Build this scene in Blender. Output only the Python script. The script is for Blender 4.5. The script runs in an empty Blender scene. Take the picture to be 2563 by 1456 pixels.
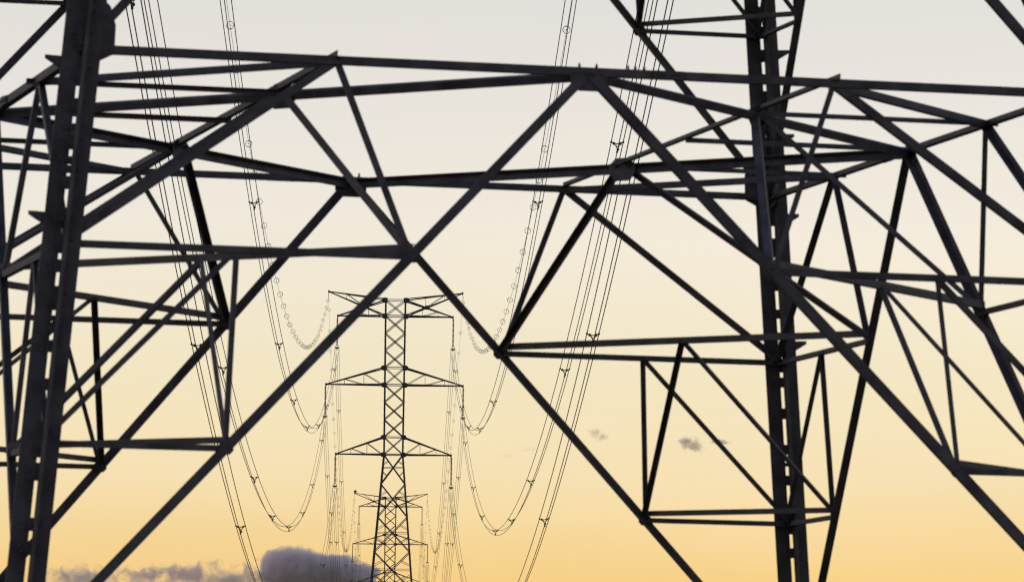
import bpy, math, random
from mathutils import Vector as V, Matrix
random.seed(7)
SC = bpy.context.scene
COL = SC.collection
EYE = 1.6                       # camera height above the ground under it

# ------------------------------------------------------------------ camera
F, PITCH, ROLL = 14953.13, 0.09049, 0.01325        # focal length in units of image width 2563
cam = bpy.data.cameras.new('camera')
co = bpy.data.objects.new('camera', cam)
COL.objects.link(co)
cam.sensor_width = 36.0
cam.lens = F / 2563.0 * 36.0
cam.clip_start, cam.clip_end = 0.5, 90000.0
cp, sp, cr, sr = math.cos(PITCH), math.sin(PITCH), math.cos(ROLL), math.sin(ROLL)
R0, U0, F0 = V((1, 0, 0)), V((0, -sp, cp)), V((0, cp, sp))
right, up = R0 * cr + U0 * sr, U0 * cr - R0 * sr
m = Matrix((right, up, -F0)).transposed().to_4x4()
m.translation = V((0, 0, EYE))
co.matrix_world = m
cam.dof.use_dof = True
cam.dof.focus_distance = 700.0
cam.dof.aperture_fstop = 7.5
SC.camera = co

# ------------------------------------------------------------------ sky, sun, exposure
SUN_EL, SUN_AZ = math.radians(3.0), math.radians(-97.0)      # azimuth clockwise from +Y
world = bpy.data.worlds.new('World')
SC.world = world
world.use_nodes = True
nt = world.node_tree
bg = nt.nodes['Background']
sky = nt.nodes.new('ShaderNodeTexSky')
sky.sky_type = 'NISHITA'
sky.sun_disc = False
sky.sun_elevation, sky.sun_rotation = SUN_EL, SUN_AZ
sky.dust_density = 0.05
tc = nt.nodes.new('ShaderNodeTexCoord')
sx = nt.nodes.new('ShaderNodeSeparateXYZ')
nt.links.new(tc.outputs['Generated'], sx.inputs[0])
ramp = nt.nodes.new('ShaderNodeValToRGB')          # the photograph's white balance, a touch warmer low down
mr = nt.nodes.new('ShaderNodeMapRange')
mr.inputs['From Min'].default_value, mr.inputs['From Max'].default_value = 0.03, 0.15
hz = nt.nodes.new('ShaderNodeTexNoise')           # faintly uneven haze bands
hz.inputs['Scale'].default_value, hz.inputs['Detail'].default_value = 9.0, 4.0
vm = nt.nodes.new('ShaderNodeVectorMath')
vm.operation = 'MULTIPLY'
vm.inputs[1].default_value = (1, 1, 5)
nt.links.new(tc.outputs['Generated'], vm.inputs[0])
nt.links.new(vm.outputs[0], hz.inputs['Vector'])
ma = nt.nodes.new('ShaderNodeMath')
ma.operation = 'MULTIPLY_ADD'
ma.inputs[1].default_value = .014
nt.links.new(hz.outputs['Fac'], ma.inputs[0])
nt.links.new(sx.outputs['Z'], ma.inputs[2])
mb_ = nt.nodes.new('ShaderNodeMath')
mb_.operation = 'SUBTRACT'
mb_.inputs[1].default_value = .007
nt.links.new(ma.outputs[0], mb_.inputs[0])
nt.links.new(mb_.outputs[0], mr.inputs['Value'])
nt.links.new(mr.outputs[0], ramp.inputs['Fac'])
WB = [(0.0, (.292, .250, .335)), (.109, (.314, .283, .399)), (.244, (.347, .329, .526)),
      (.383, (.382, .354, .528)), (.59, (.440, .389, .576)), (.90, (.471, .393, .518)), (1.0, (.471, .390, .512))]
el = ramp.color_ramp.elements
while len(el) < len(WB):
    el.new(0.5)
for e, (p, c) in zip(el, WB):
    e.position = p
    e.color = (*[min(1, x / .6) for x in c], 1)
mul = nt.nodes.new('ShaderNodeMix')
mul.data_type, mul.blend_type = 'RGBA', 'MULTIPLY'
mul.inputs['Factor'].default_value = 1.0
nt.links.new(sky.outputs[0], mul.inputs['A'])
nt.links.new(ramp.outputs[0], mul.inputs['B'])
nt.links.new(mul.outputs['Result'], bg.inputs['Color'])
bg.inputs['Strength'].default_value = 0.15

sun = bpy.data.lights.new('sun', 'SUN')
so = bpy.data.objects.new('sun', sun)
COL.objects.link(so)
sun.energy, sun.angle, sun.color = 0.03, math.radians(0.5), (1.0, .62, .34)
sd = V((math.sin(SUN_AZ) * math.cos(SUN_EL), math.cos(SUN_AZ) * math.cos(SUN_EL), math.sin(SUN_EL)))
so.rotation_euler = (-sd).to_track_quat('-Z', 'Y').to_euler()
so.location = sd * 300

vs = SC.view_settings
vs.view_transform, vs.look, vs.gamma, vs.use_curve_mapping = 'Standard', 'None', 1.0, False
vs.exposure = math.log2(.6 / .15)
SC.render.engine = 'CYCLES'
SC.cycles.max_bounces = 8
SC.cycles.volume_bounces = 4
SC.cycles.volume_max_steps = 128
SC.cycles.pixel_filter_type = 'BLACKMAN_HARRIS'
SC.cycles.filter_width = 1.25


# ------------------------------------------------------------------ materials
def mat(name, col, rough=.6, metal=0., vary=.25, scale=3., bump=0., col2=None):
    mt = bpy.data.materials.new(name)
    mt.use_nodes = True
    t = mt.node_tree
    b = t.nodes['Principled BSDF']
    b.inputs['Roughness'].default_value = rough
    b.inputs['Metallic'].default_value = metal
    b.inputs['Specular IOR Level'].default_value = .25
    c = t.nodes.new('ShaderNodeTexCoord')
    n = t.nodes.new('ShaderNodeTexNoise')
    n.inputs['Scale'].default_value, n.inputs['Detail'].default_value = scale, 6
    t.links.new(c.outputs['Object'], n.inputs['Vector'])
    r = t.nodes.new('ShaderNodeValToRGB')
    col2 = col2 or [x * (1 - vary) for x in col]
    r.color_ramp.elements[0].position, r.color_ramp.elements[1].position = .32, .68
    r.color_ramp.elements[0].color = (*col2, 1)
    r.color_ramp.elements[1].color = (*[x * (1 + vary) for x in col], 1)
    t.links.new(n.outputs['Fac'], r.inputs['Fac'])
    t.links.new(r.outputs[0], b.inputs['Base Color'])
    rr = t.nodes.new('ShaderNodeMapRange')
    rr.inputs['To Min'].default_value, rr.inputs['To Max'].default_value = rough - .12, min(1, rough + .12)
    t.links.new(n.outputs['Fac'], rr.inputs['Value'])
    t.links.new(rr.outputs[0], b.inputs['Roughness'])
    if bump:
        bn = t.nodes.new('ShaderNodeBump')
        bn.inputs['Strength'].default_value = bump
        t.links.new(n.outputs['Fac'], bn.inputs['Height'])
        t.links.new(bn.outputs[0], b.inputs['Normal'])
    return mt


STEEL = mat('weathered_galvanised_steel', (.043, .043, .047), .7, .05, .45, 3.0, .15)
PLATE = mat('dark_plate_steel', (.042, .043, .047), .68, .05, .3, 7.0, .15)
WIRE = mat('aged_aluminium_strand', (.045, .043, .04), .6, .2, .2, 2.0)
GLASS = mat('brown_glazed_porcelain', (.05, .035, .03), .35, 0, .2, 2.0)
BALL = mat('marker_ball_paint', (.11, .05, .03), .5, 0, .15, 2.0)
RING = mat('weathered_polymer', (.10, .095, .085), .6, 0, .2, 5.0)
CONC = mat('footing_concrete', (.33, .31, .28), .9, 0, .2, 3.0, .3)
SOIL = mat('dry_grass_ground', (.075, .085, .035), .95, 0, .35, .35, .4, (.09, .065, .035))


# ------------------------------------------------------------------ mesh helpers
class MB:
    def __init__(s):
        s.v, s.f = [], []

    def add(s, vs_, fs):
        k = len(s.v)
        s.v += [tuple(x) for x in vs_]
        s.f += [tuple(i + k for i in f) for f in fs]

    def angle(s, a, b, n, w, t=None, flip=1, shift=0.):
        """L-section from a to b: one flange square to n and centred on the line, the other along n."""
        a, b, n = V(a), V(b), V(n)
        d = (b - a).normalized()
        u = (n - d * n.dot(d)).normalized()
        v = d.cross(u) * flip
        t = t or max(.006, w * .11)
        h = w / 2
        pr = [(-h, 0), (h, 0), (h, t), (-h + t, t), (-h + t, w), (-h, w)]
        vv = []
        for P in (a, b):
            vv += [P + v * x + u * (y + shift) for x, y in pr]
        fs = [(i, (i + 1) % 6, 6 + (i + 1) % 6, 6 + i) for i in range(6)]
        fs += [(0, 1, 2, 3), (0, 3, 4, 5), (6, 9, 8, 7), (6, 11, 10, 9)]
        s.add(vv, fs)

    def prism(s, pts, org, ax, ay, n, th, shift=0.):
        """flat plate: outline pts in (ax, ay) about org, thickness th along n"""
        org, ax, ay, n = V(org), V(ax), V(ay), V(n).normalized()
        k = len(pts)
        vv = [org + ax * x + ay * y + n * (shift - th / 2) for x, y in pts] + \
             [org + ax * x + ay * y + n * (shift + th / 2) for x, y in pts]
        fs = [tuple(range(k))[::-1], tuple(range(k, 2 * k))]
        fs += [(i, (i + 1) % k, k + (i + 1) % k, k + i) for i in range(k)]
        s.add(vv, fs)

    def tube(s, pts, r, n=5, closed=False, cap=True):
        pts = [V(p) for p in pts]
        k = len(pts)
        ref = V((0, 0, 1))
        rings = []
        for i, p in enumerate(pts):
            a = pts[(i - 1) % k] if (closed or i > 0) else p
            b = pts[(i + 1) % k] if (closed or i < k - 1) else p
            d = (b - a).normalized()
            e = d.cross(ref if abs(d.z) < .95 else V((1, 0, 0))).normalized()
            g = d.cross(e)
            rr = r[i] if isinstance(r, (list, tuple)) else r
            rings.append([p + (e * math.cos(2 * math.pi * j / n) + g * math.sin(2 * math.pi * j / n)) * rr for j in range(n)])
        vv = [x for q in rings for x in q]
        fs = []
        for i in range(k if closed else k - 1):
            i2 = (i + 1) % k
            fs += [(i * n + j, i * n + (j + 1) % n, i2 * n + (j + 1) % n, i2 * n + j) for j in range(n)]
        if cap and not closed:
            fs += [tuple(range(n))[::-1], tuple(range((k - 1) * n, k * n))]
        s.add(vv, fs)

    def lathe(s, prof, n=12):
        vv, fs = [], []
        for r, z in prof:
            vv += [(r * math.cos(2 * math.pi * j / n), r * math.sin(2 * math.pi * j / n), z) for j in range(n)]
        for i in range(len(prof) - 1):
            fs += [(i * n + j, i * n + (j + 1) % n, (i + 1) * n + (j + 1) % n, (i + 1) * n + j) for j in range(n)]
        s.add(vv, fs)

    def box(s, c, sz):
        x, y, z = c
        a, b, d = sz[0] / 2, sz[1] / 2, sz[2] / 2
        s.prism([(-a, -b), (a, -b), (a, b), (-a, b)], (x, y, z), (1, 0, 0), (0, 1, 0), (0, 0, 1), 2 * d)

    def bolt(s, p, n, r=.016, h=.016):
        n = V(n).normalized()
        e = n.cross(V((0, 0, 1)) if abs(n.z) < .9 else V((1, 0, 0))).normalized()
        g = n.cross(e)
        s.prism([(r * math.cos(k * math.pi / 3), r * math.sin(k * math.pi / 3)) for k in range(6)], V(p) + n * h / 2, e, g, n, h)

    def mesh(s, name, m_):
        me = bpy.data.meshes.new(name)
        me.from_pydata(s.v, [], s.f)
        me.materials.append(m_)
        me.update()
        return me

    def build(s, name, m_, parent=None, smooth=False):
        me = s.mesh(name, m_)
        if smooth:
            me.polygons.foreach_set('use_smooth', [True] * len(me.polygons))
        return place(name, me, parent)


def place(name, me, parent=None, loc=None, rot=None):
    o = bpy.data.objects.new(name, me)
    COL.objects.link(o)
    if parent is not None:
        o.parent = parent
    if loc is not None:
        o.location = loc
    if rot is not None:
        o.rotation_euler = rot
    return o


def thing(name, label, cat, loc=(0, 0, 0), rz=0., group=None):
    o = place(name, None, None, loc, (0, 0, rz))
    o.empty_display_size = .5
    return tag(o, label, cat, group)


def tag(o, label, cat, group=None):
    o['label'], o['category'] = label, cat
    if group:
        o['group'] = group
    return o


def member(root, name, a, b, n, w, flip=1, m_=None, shift=0.):
    mb = MB()
    mb.angle(a, b, n, w, None, flip, shift)
    return mb.build(name, m_ or STEEL, root)


# ------------------------------------------------------------------ terrain
X0, Y0, TH = -.62294, 68.88584, .2516               # the near tower
TWR = [(-13.9, 712.0, 0.0), (-26.04, 1312.2, 9.8), (-38.3, 1912.0, 15.0)]     # the towers further on: x, y, lift
G1 = 8.0


def sstep(a, b, x):
    t = min(1, max(0, (x - a) / (b - a)))
    return t * t * (3 - 2 * t)


def ground_z(x, y):
    z = 2.75 * sstep(4, 60, y) + (G1 - 2.75) * sstep(120, 690, y) + 9.8 * sstep(740, 1300, y) + 5.2 * sstep(1330, 1900, y)
    fx, fy = X0 - 6 * math.cos(TH) - 6 * math.sin(TH), Y0 - 6 * math.sin(TH) + 6 * math.cos(TH)
    z -= 1.25 * math.exp(-((x - fx) ** 2 + (y - fy) ** 2) / 40.0)
    far = sstep(60, 400, math.hypot(x, y - 69))
    z += far * (1.2 * math.sin(x * .011 + 1.3) * math.sin(y * .007) + .7 * math.sin(x * .031) * math.cos(y * .023))
    z -= 14 * sstep(2200, 5000, y)
    return z


def axis(lo, hi, c, fine, span, grow):
    out = [c + i * fine for i in range(-int(span / fine), int(span / fine) + 1)]
    st = fine
    while out[-1] < hi:
        st *= grow
        out.append(out[-1] + st)
    st = fine
    while out[0] > lo:
        st *= grow
        out.insert(0, out[0] - st)
    return out


gx, gy = axis(-40000, 40000, 0, 2.0, 24, 1.17), axis(-6000, 60000, 66, 2.0, 24, 1.14)
gb = MB()
gb.v = [(x, y, ground_z(x, y)) for y in gy for x in gx]
k = len(gx)
gb.f = [(j * k + i, j * k + i + 1, (j + 1) * k + i + 1, (j + 1) * k + i) for j in range(len(gy) - 1) for i in range(k - 1)]
go = gb.build('ground', SOIL, None, True)
go['kind'] = 'structure'

# ------------------------------------------------------------------ the near tower (an angle tower, turned to the line)
A_, B_, K_, ZB, ZU = 5.5, 5.68672, .10326, 8.11246 + EYE, 14.18986 + EYE
SG = {'nl': (-1, -1), 'nr': (1, -1), 'fl': (-1, 1), 'fr': (1, 1)}
Z0 = {'nl': 1.64759 + EYE, 'nr': 1.75134 + EYE, 'fl': .597 + EYE, 'fr': 1.7359 + EYE}
ZH = {'nl': 6.0459 + EYE, 'nr': 6.02272 + EYE, 'fl': 6.26727 + EYE, 'fr': 6.01853 + EYE}
ZT = {'nl': 3.947 + EYE, 'nr': 3.931 + EYE, 'fl': 4.458 + EYE, 'fr': 3.98 + EYE}
WAIST = 38.0 + EYE
NTOP = 64.0 + EYE


def CN(c, z):
    d = K_ * (min(z, WAIST) - ZB) + (.045 * (z - WAIST) if z > WAIST else 0)
    return V((SG[c][0] * (A_ - d), SG[c][1] * (B_ - d), z))


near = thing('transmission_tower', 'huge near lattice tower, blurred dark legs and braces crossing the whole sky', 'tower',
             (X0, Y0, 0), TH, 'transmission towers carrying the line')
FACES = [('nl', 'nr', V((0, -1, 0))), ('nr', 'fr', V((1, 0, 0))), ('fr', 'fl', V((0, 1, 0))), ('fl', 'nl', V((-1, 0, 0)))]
mid = lambda a, b: (V(a) + V(b)) / 2


def gusset(root, P, n, pts, th=.014, shift=0., bolts=(), ax=None):
    n = V(n).normalized()
    ax = V(ax).normalized() if ax is not None else V((0, 0, 1)).cross(n).normalized()
    ay = n.cross(ax)
    mb = MB()
    mb.prism(pts, P, ax, ay, n, th, shift)
    o = mb.build('gusset_plate', PLATE, root)
    if bolts:
        bb = MB()
        for x, y in bolts:
            q = V(P) + ax * x + ay * y + n * (shift + th / 2)
            bb.bolt(q, n)
            bb.bolt(q - n * (th), -n)
        bb.build('bolt_cluster', STEEL, o)['kind'] = 'stuff'
    return o


def hexa(w, h):
    return [(-w, -h * .35), (-w * .55, -h), (w * .55, -h), (w, -h * .35), (w, h * .4), (w * .5, h), (-w * .5, h), (-w, h * .4)]


def panel(zb, z0, zh, zt, wm, extra=None):
    """one K-braced storey: apexes at height zb, main diagonals down to the legs at z0, redundant members between"""
    AP, N1, N2 = {}, {}, {}
    for c1, c2, n in FACES:
        a, b = CN(c1, zb), CN(c2, zb)
        ap = mid(a, b)
        AP[c1 + c2] = ap
        inn = -n
        member(near, 'horizontal_beam', a, b, inn, wm * .95)
        member(near, 'horizontal_beam', a.lerp(b, .06), a.lerp(b, .94), n, wm * .8, 1, STEEL, .02) if False else None
        # apex gusset with bolts
        bl = [(x, y) for x in (-.15, -.07, .07, .15) for y in (-.02, -.10)]
        gusset(near, ap, n, [(-.2, -.13), (-.11, -.21), (.11, -.21), (.2, -.13), (.2, .03), (-.2, .03)], .014, -.01, bl)
        bt = MB()
        e = (b - a).normalized()
        for d_ in (-.10, .09, .44, .52, .62):
            p = ap + e * d_ - n * .03 + V((0, 0, wm * .46))
            bt.tube([p, p + V((0, 0, .025)), p + V((0, 0, .05))], [.016, .014, .006], 6)
        bt.build('bolt_cluster', STEEL, near)['kind'] = 'stuff'
        # a splice on the beam beside the apex
        s = ap.lerp(b, .16)
        gusset(near, s, n, [(-.17, -.045), (.17, -.045), (.17, .045), (-.17, .045)], .014, .012, [(x, 0) for x in (-.12, -.06, .06, .12)])
        for c, far in ((c1, c2), (c2, c1)):
            foot = CN(c, z0[c])
            P1 = foot.lerp(ap, (zh[c] - z0[c]) / (zb - z0[c]))
            P2 = foot.lerp(ap, (zt[c] - z0[c]) / (zb - z0[c]))
            N1.setdefault(c, {})[c1 + c2] = P1
            N2.setdefault(c, {})[c1 + c2] = P2
            sg = 1 if c == c1 else -1
            member(near, 'main_diagonal', foot, ap, inn, wm * 1.1, sg)
            q = mid(CN(c, zb), ap)
            L1, L2 = CN(c, zh[c]), CN(c, zt[c])
            m1 = mid(L1, P1)
            member(near, 'horizontal_strut', L1, P1, inn, wm * .78, sg, None, .02)
            member(near, 'horizontal_strut', L2, P2, inn, wm * .68, sg, None, .02)
            member(near, 'redundant_brace', q, P1, inn, wm * .66, sg, None, .03)
            member(near, 'redundant_brace', q, L1, inn, wm * .95, -sg, None, .03)
            member(near, 'redundant_brace', m1, P2, inn, wm * .58, sg, None, .03)
            member(near, 'redundant_brace', m1, L2, inn, wm * .66, -sg, None, .035)
            for P, w_, h_ in ((P1, .10, .07), (P2, .085, .065)):
                gusset(near, P, n, hexa(w_, h_), .012, -.03)
            # gusset where beam and diagonals meet the leg
            dirx = (ap - CN(c, zb)).normalized()
            gusset(near, CN(c, zb), n, [(0, -.16), (.2, -.12), (.35, -.045), (.36, .26), (.30, .46), (0, .72)], .014, -.012,
                   [(x, y) for x in (.06, .14) for y in (-.05, .05, .15, .27, .4, .52)] + [(.24, 0), (.31, 0), (.22, .26), (.27, .34)], dirx) \
                if n.cross(dirx).z > 0 else \
                gusset(near, CN(c, zb), -n, [(0, -.16), (.2, -.12), (.35, -.045), (.36, .26), (.30, .46), (0, .72)], .014, .012,
                       [(x, y) for x in (.06, .14) for y in (-.05, .05, .15, .27, .4, .52)] + [(.24, 0), (.31, 0), (.22, .26), (.27, .34)], dirx)
    # plan bracing at the beam level: a diamond between the apexes, two long struts and short stays
    upz = V((0, 0, 1))
    PD = {}
    for i, (c1, c2, n) in enumerate(FACES):
        d1, d2, n2 = FACES[(i + 1) % 4]
        a, b = AP[c1 + c2], AP[d1 + d2]
        member(near, 'plan_brace', a, b, (a + b) * V((1, 1, 0)).length * -1 + V((0, 0, .001)), wm)
        PD[c2] = mid(a, b)
    up4 = V((0, 0, .045))
    for nn, ff in (('nl', 'fl'), ('nr', 'fr')):
        qa = mid(CN(nn, zb), AP['nlnr'])
        qb = mid(CN(ff, zb), AP['frfl'])
        d = (qb - qa).normalized()
        member(near, 'plan_strut', qa - d * .10 + up4, qb + d * .10 + up4, V((0, 0, 1)), wm * .72, 1 if nn == 'nl' else -1, None, -.02)
        side = AP['flnl'] if nn == 'nl' else AP['nrfr']
        outx = V((SG[nn][0], 0, 0))
        member(near, 'plan_strut', mid(qa, qb) + up4 * .6 - outx * .04, side + up4 * .6 + outx * .05, V((0, 0, -1)), wm * .64)
        for c in (nn, ff):
            qs = mid(CN(c, zb), side)
            member(near, 'plan_strut', PD[c] + up4 * .4, qs + up4 * .4 + outx * .09, V((0, 0, -1)), wm * .6)
    for c in SG:
        q1, q2 = [mid(CN(c, zb), AP[k_]) for k_ in N1[c]]
        member(near, 'plan_brace', q1 - V((0, 0, .02)), q2 - V((0, 0, .02)), V((-SG[c][0], -SG[c][1], 0)), wm * .9)
        fs = [k_ for k_ in N1[c]]
        a, b = N1[c][fs[0]], N1[c][fs[1]]
        a2, b2 = N2[c][fs[0]], N2[c][fs[1]]
        ml = mid(a, b) + V((0, 0, .07))
        hin = V((-SG[c][0], -SG[c][1], 0))
        dn = V((0, 0, -1))
        lift = V((0, 0, .085))
        member(near, 'corner_strut', a + lift, b + lift, hin, wm * .9, 1)
        member(near, 'corner_strut', a2 + lift, b2 + lift, hin, wm * .74, 1)
        member(near, 'hip_brace', PD[c], a, hin, wm * .92)
        member(near, 'hip_brace', PD[c], b, hin, wm * .82, -1)
        member(near, 'hip_brace', ml, a2, hin, wm * .66)
        member(near, 'hip_brace', ml, b2, hin, wm * .62, -1)
        hx = V((SG[c][0], -SG[c][1], 0)).normalized()
        gusset(near, PD[c] + V((0, 0, -.05)), hin, hexa(.18, .14), .012, .02, [(x, .04) for x in (-.11, -.05, .05, .11)])


panel(ZB, Z0, ZH, ZT, .095)
zz = lambda f: {c: ZB + (ZU - ZB) * f for c in SG}
panel(ZU, zz(0), zz(2 / 3), zz(1 / 3), .09)

# legs: two angle sections set corner to corner with a gap, stitched by batten plates
SLOT = {'nl': [8.08, 7.96, 7.76, 7.58, 7.43, 7.31, 7.24, 7.19, 7.03, 6.96, 6.9, 6.85, 6.78, 6.75, 6.61, 6.35, 6.27, 6.14, 5.93, 5.87, 5.73, 5.59,
               5.33, 5.27, 5.22, 5.17, 5.11, 5.02, 4.89, 4.62, 4.49, 4.18, 3.79, 3.7, 3.55, 3.17, 3.03, 2.93, 2.78, 2.64],
        'fr': [10.61, 10.52, 10.34, 10.27, 10.15, 9.98, 9.85, 9.67, 9.57, 9.46, 8.9, 8.8, 8.6, 8.5, 7.75, 7.6, 7.35, 7.1, 6.93, 6.7, 6.58, 6.41, 6.31, 6.03, 5.9, 5.84, 5.71, 5.45, 5.31, 4.99,
               4.86, 4.76, 4.71, 4.6, 4.47, 4.16, 3.85, 3.68, 3.55, 3.25]}
LEGW, GAP = .202, .0145
for c in SG:
    s = SG[c][0] * SG[c][1]
    P = CN(c, ZB) + V((X0, Y0, 0))
    wl = Matrix.Rotation(TH, 3, 'Z')
    zbot = ground_z(*(wl @ CN(c, 3.0) + V((X0, Y0, 0)))[:2]) + .12
    lv = [zbot, ZB, ZU, WAIST, NTOP]
    mb = MB()
    for a_ in (-1, 1):
        ex, ey = V((a_, 0, 0)), V((0, -a_ * s, 0))
        t = .02
        pr = [ex * GAP + ey * GAP, ex * LEGW + ey * GAP, ex * LEGW + ey * (GAP + t), ex * (GAP + t) + ey * (GAP + t), ex * (GAP + t) + ey * LEGW, ex * GAP + ey * LEGW]
        sc = [1.0, 1.0, .95, .8, .7]
        for i in range(4):
            vv = [CN(c, lv[i]) + q * sc[i] for q in pr] + [CN(c, lv[i + 1]) + q * sc[i + 1] for q in pr]
            mb.add(vv, [(j, (j + 1) % 6, 6 + (j + 1) % 6, 6 + j) for j in range(6)] + [(0, 1, 2, 3), (0, 3, 4, 5), (6, 9, 8, 7), (6, 11, 10, 9)])
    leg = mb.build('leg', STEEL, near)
    sl = [z + EYE for z in SLOT.get(c, SLOT['nl'] if c == 'fl' else SLOT['fr'])]
    solid = [(sl[i], sl[i + 1]) for i in range(1, len(sl) - 1, 2)] + [(sl[0] + .28, sl[0])]
    z = sl[0] + .9
    while z < WAIST:
        solid.append((z + .16, z))
        z += .75
    for hi, lo in solid:
        p = CN(c, (hi + lo) / 2)
        h = (hi - lo) / 2
        lean = (CN(c, hi) - CN(c, lo)).normalized()
        bm = MB()
        bm.prism([(-.055, -h), (.055, -h), (.055, h), (-.055, h)], p, (1, 0, 0), lean, V((1, 0, 0)).cross(lean), .012)
        if h > .03:
            for bx in (-.11, .11):
                bm.bolt(p + V((bx, -GAP - .012, h * .4)), (0, -1, 0), .017)
                bm.bolt(p + V((bx * .8, -GAP - .012, -h * .5)), (0, -1, 0), .017)
        bm.build('batten_plate', PLATE, leg)
    # pointed bracket plates standing off the outer side of the leg
    for z in ([8.0, 6.34] if SG[c][0] < 0 else [9.96, 8.9, 7.89, 6.28]):
        o = SG[c][0]
        bm = MB()
        bm.prism([(0, .02), (.37 * o, .035), (.37 * o, -.005), (.2 * o, -.11), (0, -.14)], CN(c, z + EYE), (1, 0, 0), (0, 0, 1), (0, 1, 0), .012, GAP + .03)
        bm.build('bracket_plate', PLATE, leg)
    # leg splice cover
    bm = MB()
    zc = ZB + .75
    for a_ in (-1, 1):
        bm.prism([(.03, -.55), (.19, -.55), (.19, .55), (.03, .55)], CN(c, zc), (a_, 0, 0), (0, 0, 1), (0, 1, 0), .014, -a_ * s * GAP * .0 - .03)
        for i in range(6):
            bm.bolt(CN(c, zc) + V((a_ * (.07 if i % 2 else .14), -.037, -.45 + i * .18)), (0, -1, 0), .018)
    bm.build('splice_plate', PLATE, leg)
    fb = MB()
    q = CN(c, zbot)
    fb.lathe([(0, zbot + .25), (.3, zbot + .25), (.34, zbot + .2), (.36, zbot - .9), (0, zbot - .9)], 16)
    fb.v = [(x + q.x, y + q.y, zq) for x, y, zq in fb.v]
    fb.build('footing', CONC, near)


# ------------------------------------------------------------------ simple lattice for upper bodies and far towers
def xpanel(root, C4, za, zb_, w, horiz=True, red=False):
    """X-brace between heights za<zb_ on four faces; C4(c,z) gives corners"""
    for c1, c2, n in FACES:
        a, b, d, e = C4(c1, za), C4(c2, za), C4(c1, zb_), C4(c2, zb_)
        member(root, 'cross_brace', a, e, -n, w)
        member(root, 'cross_brace', b, d, -n, w, -1, None, w * .2)
        if horiz:
            member(root, 'horizontal_strut', d, e, -n, w)
        if red:
            x = a.lerp(e, .5)
            t = (a - b).length / ((a - b).length + (d - e).length)
            x = a.lerp(e, t)
            for p, q, c in ((a, d, c1), (b, e, c2)):
                lm = C4(c, x.z)
                hh = mid(x, p)
                hu = mid(x, q)
                member(root, 'redundant_brace', hh, C4(c, (za + x.z) / 2 + (x.z - za) * .28), -n, w * .6)
                member(root, 'redundant_brace', hu, C4(c, (zb_ + x.z) / 2 - (zb_ - x.z) * .28), -n, w * .6)
            member(root, 'redundant_brace', C4(c1, x.z), x, -n, w * .6)
            member(root, 'redundant_brace', x, C4(c2, x.z), -n, w * .6)


lv = [ZU, 21.0, 26.0, 30.6, 34.6, WAIST]
for i in range(len(lv) - 1):
    xpanel(near, CN, lv[i], lv[i + 1], .09)
zs = [WAIST + i * (NTOP - WAIST) / 9 for i in range(10)]
for i in range(9):
    xpanel(near, CN, zs[i], zs[i + 1], .075, i % 2 == 1)


def cross_arm(root, C4, s, z_lo, z_hi, tip, chord=.155, web=.072, inner=True):
    """pyramid arm from the body corners on side s to a tip"""
    cs = ('nl', 'fl') if s < 0 else ('nr', 'fr')
    tip = V(tip)
    mb = MB()
    for c in cs:
        mb.angle(C4(c, z_lo), tip, V((0, -SG[c][1], 0)), chord)
    arm = mb.build('cross_arm', STEEL, root)
    for c in cs:
        n = V((0, -SG[c][1], 0))
        lo, hi = C4(c, z_lo), C4(c, z_hi)
        member(arm, 'top_chord', hi, tip, n, chord * .95)
        for f0, f1 in ((.35, .68), (.68, 1.0)):
            p, q = lo.lerp(tip, f0), hi.lerp(tip, f0)
            member(arm, 'hanger', p, q, n, web * .7)
            if f1 < 1:
                member(arm, 'lacing', hi.lerp(tip, f1), lo.lerp(tip, f0), n, web * .8)
        if inner:
            member(arm, 'lacing', hi.lerp(tip, .35), lo.lerp(tip, .03), n, web * .95)
    for f in (.2, .4, .6, .8):
        a, b = [C4(c, z_lo).lerp(tip, f) for c in cs]
        a2 = C4(cs[0], z_lo).lerp(tip, max(0, f - .2))
        member(arm, 'lacing', a, b, V((0, 0, 1)), web * .7)
        member(arm, 'lacing', a2, b, V((0, 0, 1)), web * .7)
    tb = MB()
    tb.prism([(-.05, -.16), (.2 * 1, -.16), (.2, .02), (.05, .16), (-.05, .16)], tip, (-s, 0, 0), (0, 0, 1), (0, 1, 0), .12)
    tb.build('tip_plate', PLATE, arm)
    return arm


NEAR_ARM = {'T': (55.4, -8.5, 6.8), 'M': (46.6, -10.05, 8.43), 'B': (38.7, -9.15, 7.68), 'G': (62.1, -9.63, 7.92)}
for k_, (z, xl, xr) in NEAR_ARM.items():
    for s, x in ((-1, xl), (1, xr)):
        z += 0
        cross_arm(near, CN, s, z + EYE - (0 if k_ != 'G' else 2.2), z + EYE + (2.4 if k_ != 'G' else .6), (x, 0, z + EYE), .12, .07)

# ------------------------------------------------------------------ the suspension towers further along the line
HW_T, HW_W = 1.205, 1.144
Z_TOP, Z_A1, Z_N2, Z_A2, Z_N3, Z_A3 = [z + EYE for z in (63.3, 61.4, 55.2, 53.15, 46.9, 44.82)]
LOWER = [z + EYE for z in (41.3, 37.37, 33.23, 28.6, 23.3, 17.0)] + [G1 + .4]
SLOPE = .0842


def C1(c, z):
    w = HW_W + (HW_T - HW_W) * min(1, (z - Z_A3) / 12.0) if z >= Z_A3 else HW_W + SLOPE * (Z_A3 - z)
    return V((SG[c][0] * w, SG[c][1] * w, z))


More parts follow.
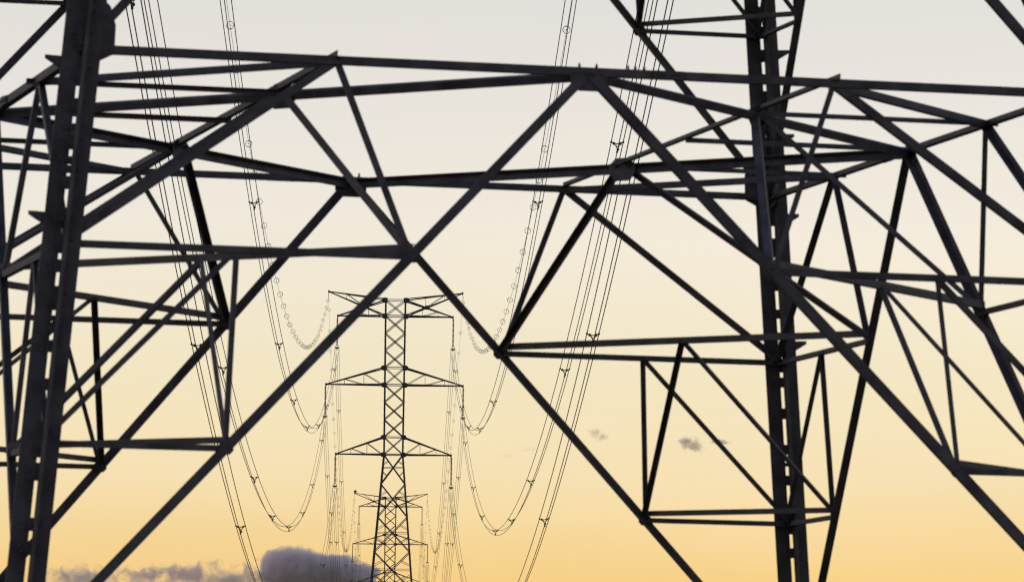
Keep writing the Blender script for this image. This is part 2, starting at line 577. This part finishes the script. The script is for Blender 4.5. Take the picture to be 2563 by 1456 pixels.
def far_tower():
    root = thing('transmission_tower', '', 'tower')
    for c in SG:
        mb = MB()
        n = V((-SG[c][0], 0, 0))
        for a, b, w in ((LOWER[-1], Z_A3, .23), (Z_A3, Z_TOP, .2)):
            P, Q = C1(c, a), C1(c, b)
            t = .02
            ex, ey = V((-SG[c][0], 0, 0)), V((0, -SG[c][1], 0))
            pr = [V(), ex * w, ex * w + ey * t, ex * t + ey * t, ex * t + ey * w, ey * w]
            pr = [q - (ex + ey) * w * .35 for q in pr]
            mb.add([P + q for q in pr] + [Q + q for q in pr], [(j, (j + 1) % 6, 6 + (j + 1) % 6, 6 + j) for j in range(6)] + [(0, 1, 2, 3), (0, 3, 4, 5), (6, 9, 8, 7), (6, 11, 10, 9)])
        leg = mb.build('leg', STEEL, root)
        if c in ('nl', 'fr'):
            pb = MB()
            z = Z_TOP - .4
            i = 0
            while z > LOWER[-1] + 3:
                q = C1(c, z)
                d = V((SG[c][0], 0, 0)) if True else V()
                pb.tube([q + d * .05, q + d * .24], .011, 4)
                z -= .9
                i += 1
            pg = pb.build('climbing_pegs', STEEL, leg)
            pg['kind'] = 'stuff'
        fb = MB()
        q = C1(c, LOWER[-1])
        fb.lathe([(0, .3), (.35, .3), (.4, -1.6), (0, -1.6)], 12)
        fb.v = [(x + q.x, y + q.y, z_ + q.z - .3) for x, y, z_ in fb.v]
        fb.build('footing', CONC, root)
    w = .10
    xpanel(root, C1, Z_A1, Z_TOP, .085)
    for a, b in ((Z_N2, Z_A1), (Z_N3, Z_A2)):
        for i in range(3):
            xpanel(root, C1, a + (b - a) * i / 3, a + (b - a) * (i + 1) / 3, w, i == 2)
    xpanel(root, C1, Z_A2, Z_N2, .085)
    xpanel(root, C1, Z_A3, Z_N3, .085)
    L = [Z_A3] + LOWER
    for i in range(len(L) - 1):
        xpanel(root, C1, L[i + 1], L[i], .095 if i else .11, i == 0, True)
    for z in (Z_TOP, Z_A1, Z_N2, Z_A2, Z_N3, Z_A3):
        big = .34 if z != Z_N3 else .3
        for c in SG:
            for n in (V((0, SG[c][1], 0)),):
                o_ = SG[c][0] * -SG[c][1]
                pts = [(.44, -.04), (.24, -.21), (-.17, -.21), (-.26, -.1), (-.26, .1), (-.17, .21), (.24, .21), (.44, .04)]
                gusset(root, C1(c, z), n, [(x * o_ * big / .34, y) for x, y in (pts if o_ > 0 else pts[::-1])], .016, .015)
    for s in (-1, 1):
        tips = [(Z_A1, Z_TOP - .05, 6.93, -.05), (Z_A2, Z_N2, 8.23, -.02), (Z_A3, Z_N3, 6.93, 0.)]
        for lo, hi, x, dz in tips:
            cross_arm(root, C1, s, lo, hi, (s * x, 0, lo + dz), inner=lo != Z_A1)
        cross_arm(root, C1, s, Z_A1 + .02, Z_TOP + .08, (s * 8.04, 0, Z_TOP + .95), .13, inner=False)
        # plate where the two upper arms cross
        for c in (('nl', 'fl') if s < 0 else ('nr', 'fr')):
            gusset(root, (s * 3.77, SG[c][1] * .66, Z_A1 + 1.08), V((0, SG[c][1], 0)), hexa(.28, .2), .016, .01)
    return root


def copy_tree(o, parent=None):
    q = o.copy()
    COL.objects.link(q)
    q.parent = parent
    for ch in o.children:
        copy_tree(ch, q)
    return q


ft = far_tower()
ft.location = (TWR[0][0], TWR[0][1], 0)
ft.rotation_euler = (0, 0, .012)
tag(ft, 'sharp lattice tower with three arm levels seen through the blurred braces', 'tower', 'transmission towers carrying the line')
f2 = copy_tree(ft)
f2.location = (TWR[1][0], TWR[1][1], TWR[1][2])
tag(f2, 'small distant lattice tower with a ball on one arm, behind the sharp tower', 'tower', 'transmission towers carrying the line')
f3 = copy_tree(ft)
f3.location = (TWR[2][0], TWR[2][1], TWR[2][2])
tag(f3, 'last and farthest lattice tower of the line, behind the small tower', 'tower', 'transmission towers carrying the line')

bb = MB()
bb.lathe([(max(.001, .31 * math.sin(math.pi * i / 12)), -.31 * math.cos(math.pi * i / 12)) for i in range(13)], 20)
bo = bb.build('marker_ball', BALL, None, True)
bo.location = (TWR[1][0] - 7.82, TWR[1][1], Z_TOP + 1.32 + TWR[1][2])
band = MB()
band.lathe([(.312, -.03), (.322, -.03), (.322, .03), (.312, .03)], 20)
band.build('seam_band', PLATE, bo)
tag(bo, 'round marker ball perched on the top arm of the small tower', 'ball')

# ------------------------------------------------------------------ insulator strings
LS = 3.62
ib = MB()
prof = [(.02, 0), (.04, -.06), (.045, -.12)]
nd = 22
for i in range(nd):
    z = -.14 - i * (LS - .35) / nd
    prof += [(.05, z), (.06, z - .02), (.13, z - .055), (.14, z - .07), (.12, z - .085), (.055, z - .095), (.045, z - .14)]
prof += [(.03, -LS + .08), (.001, -LS + .05)]
ib.lathe(prof, 10)
DISCS = ib.mesh('disc_stack', GLASS)
yb = MB()
yb.tube([(0, 0, -LS + .12), (0, 0, -LS - .12)], .03, 6)
yb.prism([(-.3, .05), (.3, .05), (.28, -.06), (.06, -.1), (.05, -.28), (-.05, -.28), (-.06, -.1), (-.28, -.06)], (0, 0, -LS - .12), (1, 0, 0), (0, 0, 1), (0, 1, 0), .04)
YOKE = yb.mesh('yoke_plate', PLATE)
hb = MB()
hb.tube([(.25 * math.cos(a), 0, -LS - .08 + .34 * math.sin(a)) for a in [math.pi * i / 14 for i in range(15)]], .018, 5)
hb.tube([(.25 * math.cos(a), .25 * math.sin(a), -LS - .02) for a in [2 * math.pi * i / 20 for i in range(20)]], .018, 5, True)
HOOP = hb.mesh('grading_ring', STEEL)
cb = MB()
cb.tube([(0, 0, .22), (0, 0, .0)], .02, 5)
cb.tube([(0, -.22, -.0), (0, -.1, .02), (0, 0, .035), (0, .1, .02), (0, .22, -.0)], [.02, .04, .055, .04, .02], 6)
CLAMP = cb.mesh('suspension_clamp', PLATE)
SUB = [(-.24, .14), (.24, .14), (0, -.26)]       # the three wires of a bundle about its centre
WZ = -LS - .56                                  # bundle centre below the arm tip
HALF = {'T': 6.93, 'M': 8.23, 'B': 6.93, 'G': 8.04}
TIPZ = {'T': Z_A1 - .05, 'M': Z_A2 - .02, 'B': Z_A3, 'G': Z_TOP + .95}
LEVEL = {'T': 'upper', 'M': 'middle', 'B': 'lower'}
TNAME = ['sharp tower', 'small tower', 'last tower']
SIDE = {-1: 'dark cloud side', 1: 'wispy cloud side'}
for ti, (tx, ty, tz) in enumerate(TWR):
    for L in 'TMB':
        for s in (-1, 1):
            o = thing('insulator_string', f'ribbed insulator string under {LEVEL[L]} arm of the {TNAME[ti]}, {SIDE[s]}', 'insulator',
                      (tx + s * HALF[L], ty, TIPZ[L] + tz - .12), 0, 'insulator strings on the towers')
            place('disc_stack', DISCS, o)
            y = place('yoke_plate', YOKE, o)
            place('grading_ring', HOOP, o)
            for x, z in SUB:
                place('suspension_clamp', CLAMP, y, (x, 0, WZ + z + .0))


# ------------------------------------------------------------------ wires
def near_tip(L, s):
    z, xl, xr = NEAR_ARM[L]
    p = V((xl if s < 0 else xr, 0, z + EYE))
    q = Matrix.Rotation(TH, 3, 'Z') @ p
    return V((q.x + X0, q.y + Y0, p.z))


def catenary(P, Q, S, t):
    p = P.lerp(Q, t)
    return V((p.x, p.y, p.z - 4 * S * t * (1 - t)))


# spacer-damper: three clamps on arms about a triangular frame
sb = MB()
hg = [(-.13, .085), (.13, .085), (.035, -.155)]
for (hx, hz), (wx, wz) in zip(hg, SUB):
    sb.tube([(hx, 0, hz), (wx, 0, wz)], .024, 5)
    sb.lathe([(.001, -.05), (.06, -.03), (.06, .03), (.001, .05)], 8)
    sb.v[-32:] = [(x + hx, z_, y + hz) for x, y, z_ in sb.v[-32:]]
    sb.tube([(wx, -.06, wz), (wx, .06, wz)], .045, 6)
for a, b in ((0, 1), (1, 2), (2, 0)):
    pa, pb = hg[a], hg[b]
    mx, mz = (pa[0] + pb[0]) / 2 * .82, (pa[1] + pb[1]) / 2 * .82
    sb.tube([(pa[0], 0, pa[1]), (mx, 0, mz), (pb[0], 0, pb[1])], .021, 5)
sb.tube([(-.04, 0, .07), (-.035, 0, -.03)], .014, 4)
sb.tube([(-.06, 0, -.03), (.075, 0, -.03)], .014, 4)
SPACER = sb.mesh('spacer', PLATE)

# ring marker on the earth wire: two thin loops on a clip
rb = MB()
for rad, dy, tl in ((.185, -.03, .05), (.18, .05, -.1)):
    rb.tube([(rad * math.cos(a) + .01, dy + tl * math.sin(a), rad * math.sin(a)) for a in [2 * math.pi * i / 28 for i in range(28)]], .0115, 4, True)
rb.tube([(0, -.11, 0), (0, -.03, .01), (0, .05, -.005), (0, .12, 0)], [.014, .024, .024, .014], 6)
rb.tube([(0, -.03, 0), (.19, -.03, 0)], .007, 4)
MRING = rb.mesh('marker_ring', RING)

PH = [('T', -1), ('T', 1), ('M', -1), ('M', 1), ('B', -1), ('B', 1)]
SAG0 = {('T', -1): 25.83, ('M', -1): 25.69, ('B', -1): 25.75, ('T', 1): 25.7, ('M', 1): 25.69, ('B', 1): 25.24, ('G', -1): 24.83, ('G', 1): 24.97}
XOFF0 = {}
SPACE0 = [118, 176, 237, 304, 373, 428, 491, 559, 618, 685]
SNAME = ['from blurred tower to sharp tower', 'from sharp tower to small tower', 'from small tower to last tower']


def hang(L, s, ti):
    tx, ty, tz = TWR[ti]
    return V((tx + s * HALF[L], ty, TIPZ[L] + tz - .12 + (WZ if L != 'G' else -.62)))


for sp_ in range(3):
    for L, s in PH:
        if sp_ == 0:
            Q = hang(L, s, 0)
            T0 = near_tip(L, s)
            d = (Q - T0).normalized()
            P, S = T0 + V((d.x * 4.6, d.y * 4.6, -.55)), SAG0[(L, s)] - .1
            st = thing('strain_insulator', f'ribbed strain insulator on {LEVEL[L]} arm of the blurred tower, {SIDE[s]}', 'insulator',
                       T0, 0, 'strain insulators of the askew tower')
            st.rotation_euler = V((d.x * 4.6, d.y * 4.6, -.55)).to_track_quat('-Z', 'X').to_euler()
            ds = place('disc_stack', DISCS, st)
            ds.scale = (1, 1, 1.12)
            yk = MB()
            yk.prism([(-.28, .26), (.28, .26), (.1, -.3), (-.1, -.3)], (0, 0, -4.3), (1, 0, 0), (0, 1, 0), (0, 0, 1), .05)
            yk.build('yoke_plate', PLATE, st)
        else:
            P, Q, S = hang(L, s, sp_ - 1), hang(L, s, sp_), 21.4
        o = thing('conductor_bundle', f'{LEVEL[L]} bundle of three wires {SNAME[sp_]}, {SIDE[s]}', 'wires', (0, 0, 0), 0, 'wire bundles of the power line')
        n = 110
        for ax, az in SUB:
            mb = MB()
            mb.tube([catenary(P, Q, S, i / n) + V((ax, 0, az)) for i in range(n + 1)], .02, 5)
            mb.build('wire', WIRE, o, True)
        ys = SPACE0 if sp_ == 0 else [P.y + 38 + i * 58.5 for i in range(10)]
        for y in ys:
            t = (y - P.y) / (Q.y - P.y)
            if .005 < t < .995:
                g = (catenary(P, Q, S, t + .002) - catenary(P, Q, S, t - .002)).normalized()
                place('spacer', SPACER, o, catenary(P, Q, S, t), (math.asin(g.z), random.uniform(-.06, .06), random.uniform(-.1, .1)))
    for s in (-1, 1):
        if sp_ == 0:
            P, Q, S = near_tip('G', s) + V((0, 0, -.2)), hang('G', s, 0), SAG0[('G', s)]
        else:
            P, Q, S = hang('G', s, sp_ - 1), hang('G', s, sp_), 20.15
        o = thing('earth_wire', f'earth wire with ring markers {SNAME[sp_]}, {SIDE[s]}', 'wire', (0, 0, 0), 0, 'earth wires with ring markers')
        mb = MB()
        n = 120
        mb.tube([catenary(P, Q, S, i / n) for i in range(n + 1)], .0105, 5)
        mb.build('wire', WIRE, o, True)
        hw = MB()
        hw.tube([Q, Q + V((.03, 0, .18)), Q + V((-.02, 0, .4)), Q + V((0, 0, .62))], [.03, .045, .03, .03], 6)
        hw.build('hanger_link', PLATE, o)
        y = 361.0 - 13.3 * 22 if sp_ == 0 else P.y + 7.0
        while y < Q.y - 4:
            t = (y - P.y) / (Q.y - P.y)
            if t > .01:
                g = (catenary(P, Q, S, t + .002) - catenary(P, Q, S, t - .002)).normalized()
                place('marker_ring', MRING, o, catenary(P, Q, S, t), (math.asin(g.z), random.uniform(0, 6.28), random.uniform(-.15, .15)))
            y += 13.3

# ------------------------------------------------------------------ clouds, far off beyond the last tower
CY = 20000.0
UM = CY / F * 1.0                        # metres per image unit at that distance


def cdir(u, v):
    x, y = u - 1281.5, v - 728.0
    sx_, sy_ = x * cr + y * sr, -x * sr + y * cr
    d = V((sx_, F * cp + sy_ * sp, F * sp - sy_ * cp))
    return V((0, 0, EYE)) + d / d.y * CY


def cloud_mat(name, blobs, dens, nscale, namp, thr, col, soft, warp):
    """density from a few overlapping ellipsoids broken up by noise, in object space (metres)"""
    mt = bpy.data.materials.new(name)
    mt.use_nodes = True
    t = mt.node_tree
    t.nodes.clear()
    N = t.nodes.new
    out = N('ShaderNodeOutputMaterial')
    pv = N('ShaderNodeVolumePrincipled')
    pv.inputs['Color'].default_value = (*col, 1)
    pv.inputs['Anisotropy'].default_value = 0.25
    t.links.new(pv.outputs[0], out.inputs['Volume'])
    tcn = N('ShaderNodeTexCoord')
    nz = N('ShaderNodeTexNoise')
    nz.inputs['Scale'].default_value, nz.inputs['Detail'].default_value, nz.inputs['Roughness'].default_value = nscale, 6, .6
    nz.inputs['Distortion'].default_value = warp
    t.links.new(tcn.outputs['Object'], nz.inputs['Vector'])
    prev = None
    for (c, r) in blobs:
        a = N('ShaderNodeVectorMath')
        a.operation = 'SUBTRACT'
        a.inputs[1].default_value = c
        t.links.new(tcn.outputs['Object'], a.inputs[0])
        b = N('ShaderNodeVectorMath')
        b.operation = 'DIVIDE'
        b.inputs[1].default_value = r
        t.links.new(a.outputs[0], b.inputs[0])
        ln = N('ShaderNodeVectorMath')
        ln.operation = 'LENGTH'
        t.links.new(b.outputs[0], ln.inputs[0])
        iv = N('ShaderNodeMath')
        iv.operation = 'SUBTRACT'
        iv.inputs[0].default_value = 1.0
        t.links.new(ln.outputs['Value'], iv.inputs[1])
        if prev is None:
            prev = iv
        else:
            mx = N('ShaderNodeMath')
            mx.operation = 'SMOOTH_MAX'
            mx.inputs[2].default_value = .15
            t.links.new(prev.outputs[0], mx.inputs[0])
            t.links.new(iv.outputs[0], mx.inputs[1])
            prev = mx
    nm = N('ShaderNodeMath')
    nm.operation = 'MULTIPLY_ADD'
    nm.inputs[1].default_value, nm.inputs[2].default_value = namp, -namp * .5
    t.links.new(nz.outputs['Fac'], nm.inputs[0])
    ad = N('ShaderNodeMath')
    ad.operation = 'ADD'
    t.links.new(prev.outputs[0], ad.inputs[0])
    t.links.new(nm.outputs[0], ad.inputs[1])
    mp = N('ShaderNodeMapRange')
    mp.interpolation_type = 'SMOOTHSTEP'
    mp.inputs['From Min'].default_value, mp.inputs['From Max'].default_value = thr, thr + soft
    mp.inputs['To Min'].default_value, mp.inputs['To Max'].default_value = 0.0, dens
    t.links.new(ad.outputs[0], mp.inputs['Value'])
    t.links.new(mp.outputs[0], pv.inputs['Density'])
    return mt


def cloud(label, u0, u1, v0, v1, depth, blobs_uv, dens, nscale, namp, thr, soft, warp=0., col=(.62, .58, .60)):
    c = cdir((u0 + u1) / 2, (v0 + v1) / 2)
    hw, hh = (u1 - u0) / 2 * UM, (v1 - v0) / 2 * UM
    bl = []
    for u, v, ru, rv in blobs_uv:
        q = cdir(u, v) - c
        bl.append(((q.x, 0, q.z), (ru * UM, depth * .5 * min(1, ru * UM / (depth * .5)) if ru * UM < depth * .5 else depth * .5, rv * UM)))
    mb = MB()
    # bevelled box hull round the vapour
    hd = depth / 2
    a, b, d = hw, hd, hh
    k = .3
    pts = [(-a, -d + d * k), (-a + a * k, -d), (a - a * k, -d), (a, -d + d * k), (a, d - d * k), (a - a * k, d), (-a + a * k, d), (-a, d - d * k)]
    mb.prism(pts, (0, 0, 0), (1, 0, 0), (0, 0, 1), (0, -1, 0), 2 * b)
    o = mb.build('cloud', cloud_mat('cloud_vapour', bl, dens, nscale, namp, thr, col, soft, warp))
    o.location = c
    return tag(o, label, 'cloud', 'clouds low in the sky')


cloud('big dark grey cloud bank low behind the wires and small tower', 600, 985, 1335, 1490, 190,
      [(738, 1414, 106, 58), (805, 1425, 140, 48), (692, 1422, 56, 50), (880, 1436, 90, 34), (740, 1436, 120, 34)], .048, .017, 1.0, .13, .20, .25, (.83, .79, .79))
cloud('ragged dusky streak cloud trailing away from the big dark cloud', 50, 700, 1375, 1515, 150,
      [(200, 1446, 120, 36), (330, 1472, 200, 28), (450, 1474, 210, 28), (370, 1438, 80, 30), (470, 1440, 110, 36), (570, 1444, 110, 38),
       (630, 1440, 60, 40)], .022, .021, 4.0, .22, .5, 1.0, (.80, .74, .74))
cloud('faint small wisp of cloud beside the wires', 1440, 1570, 1045, 1130, 60,
      [(1492, 1080, 26, 20), (1508, 1092, 24, 14)], .02, .035, 3.2, .22, .7, 1.2, (.66, .53, .50))
cloud('small smudged grey cloud between the thin braces', 1660, 1870, 1060, 1170, 80,
      [(1732, 1116, 40, 20), (1718, 1104, 26, 18), (1742, 1104, 18, 22), (1800, 1106, 34, 10)], .035, .034, 2.6, .22, .7, 1.0, (.64, .53, .51))
cloud('pale scrap of cloud low beside the sharp tower', 1230, 1370, 1105, 1160, 60,
      [(1268, 1140, 26, 10), (1320, 1124, 36, 9)], .006, .035, 3.2, .28, .7, 1.5)
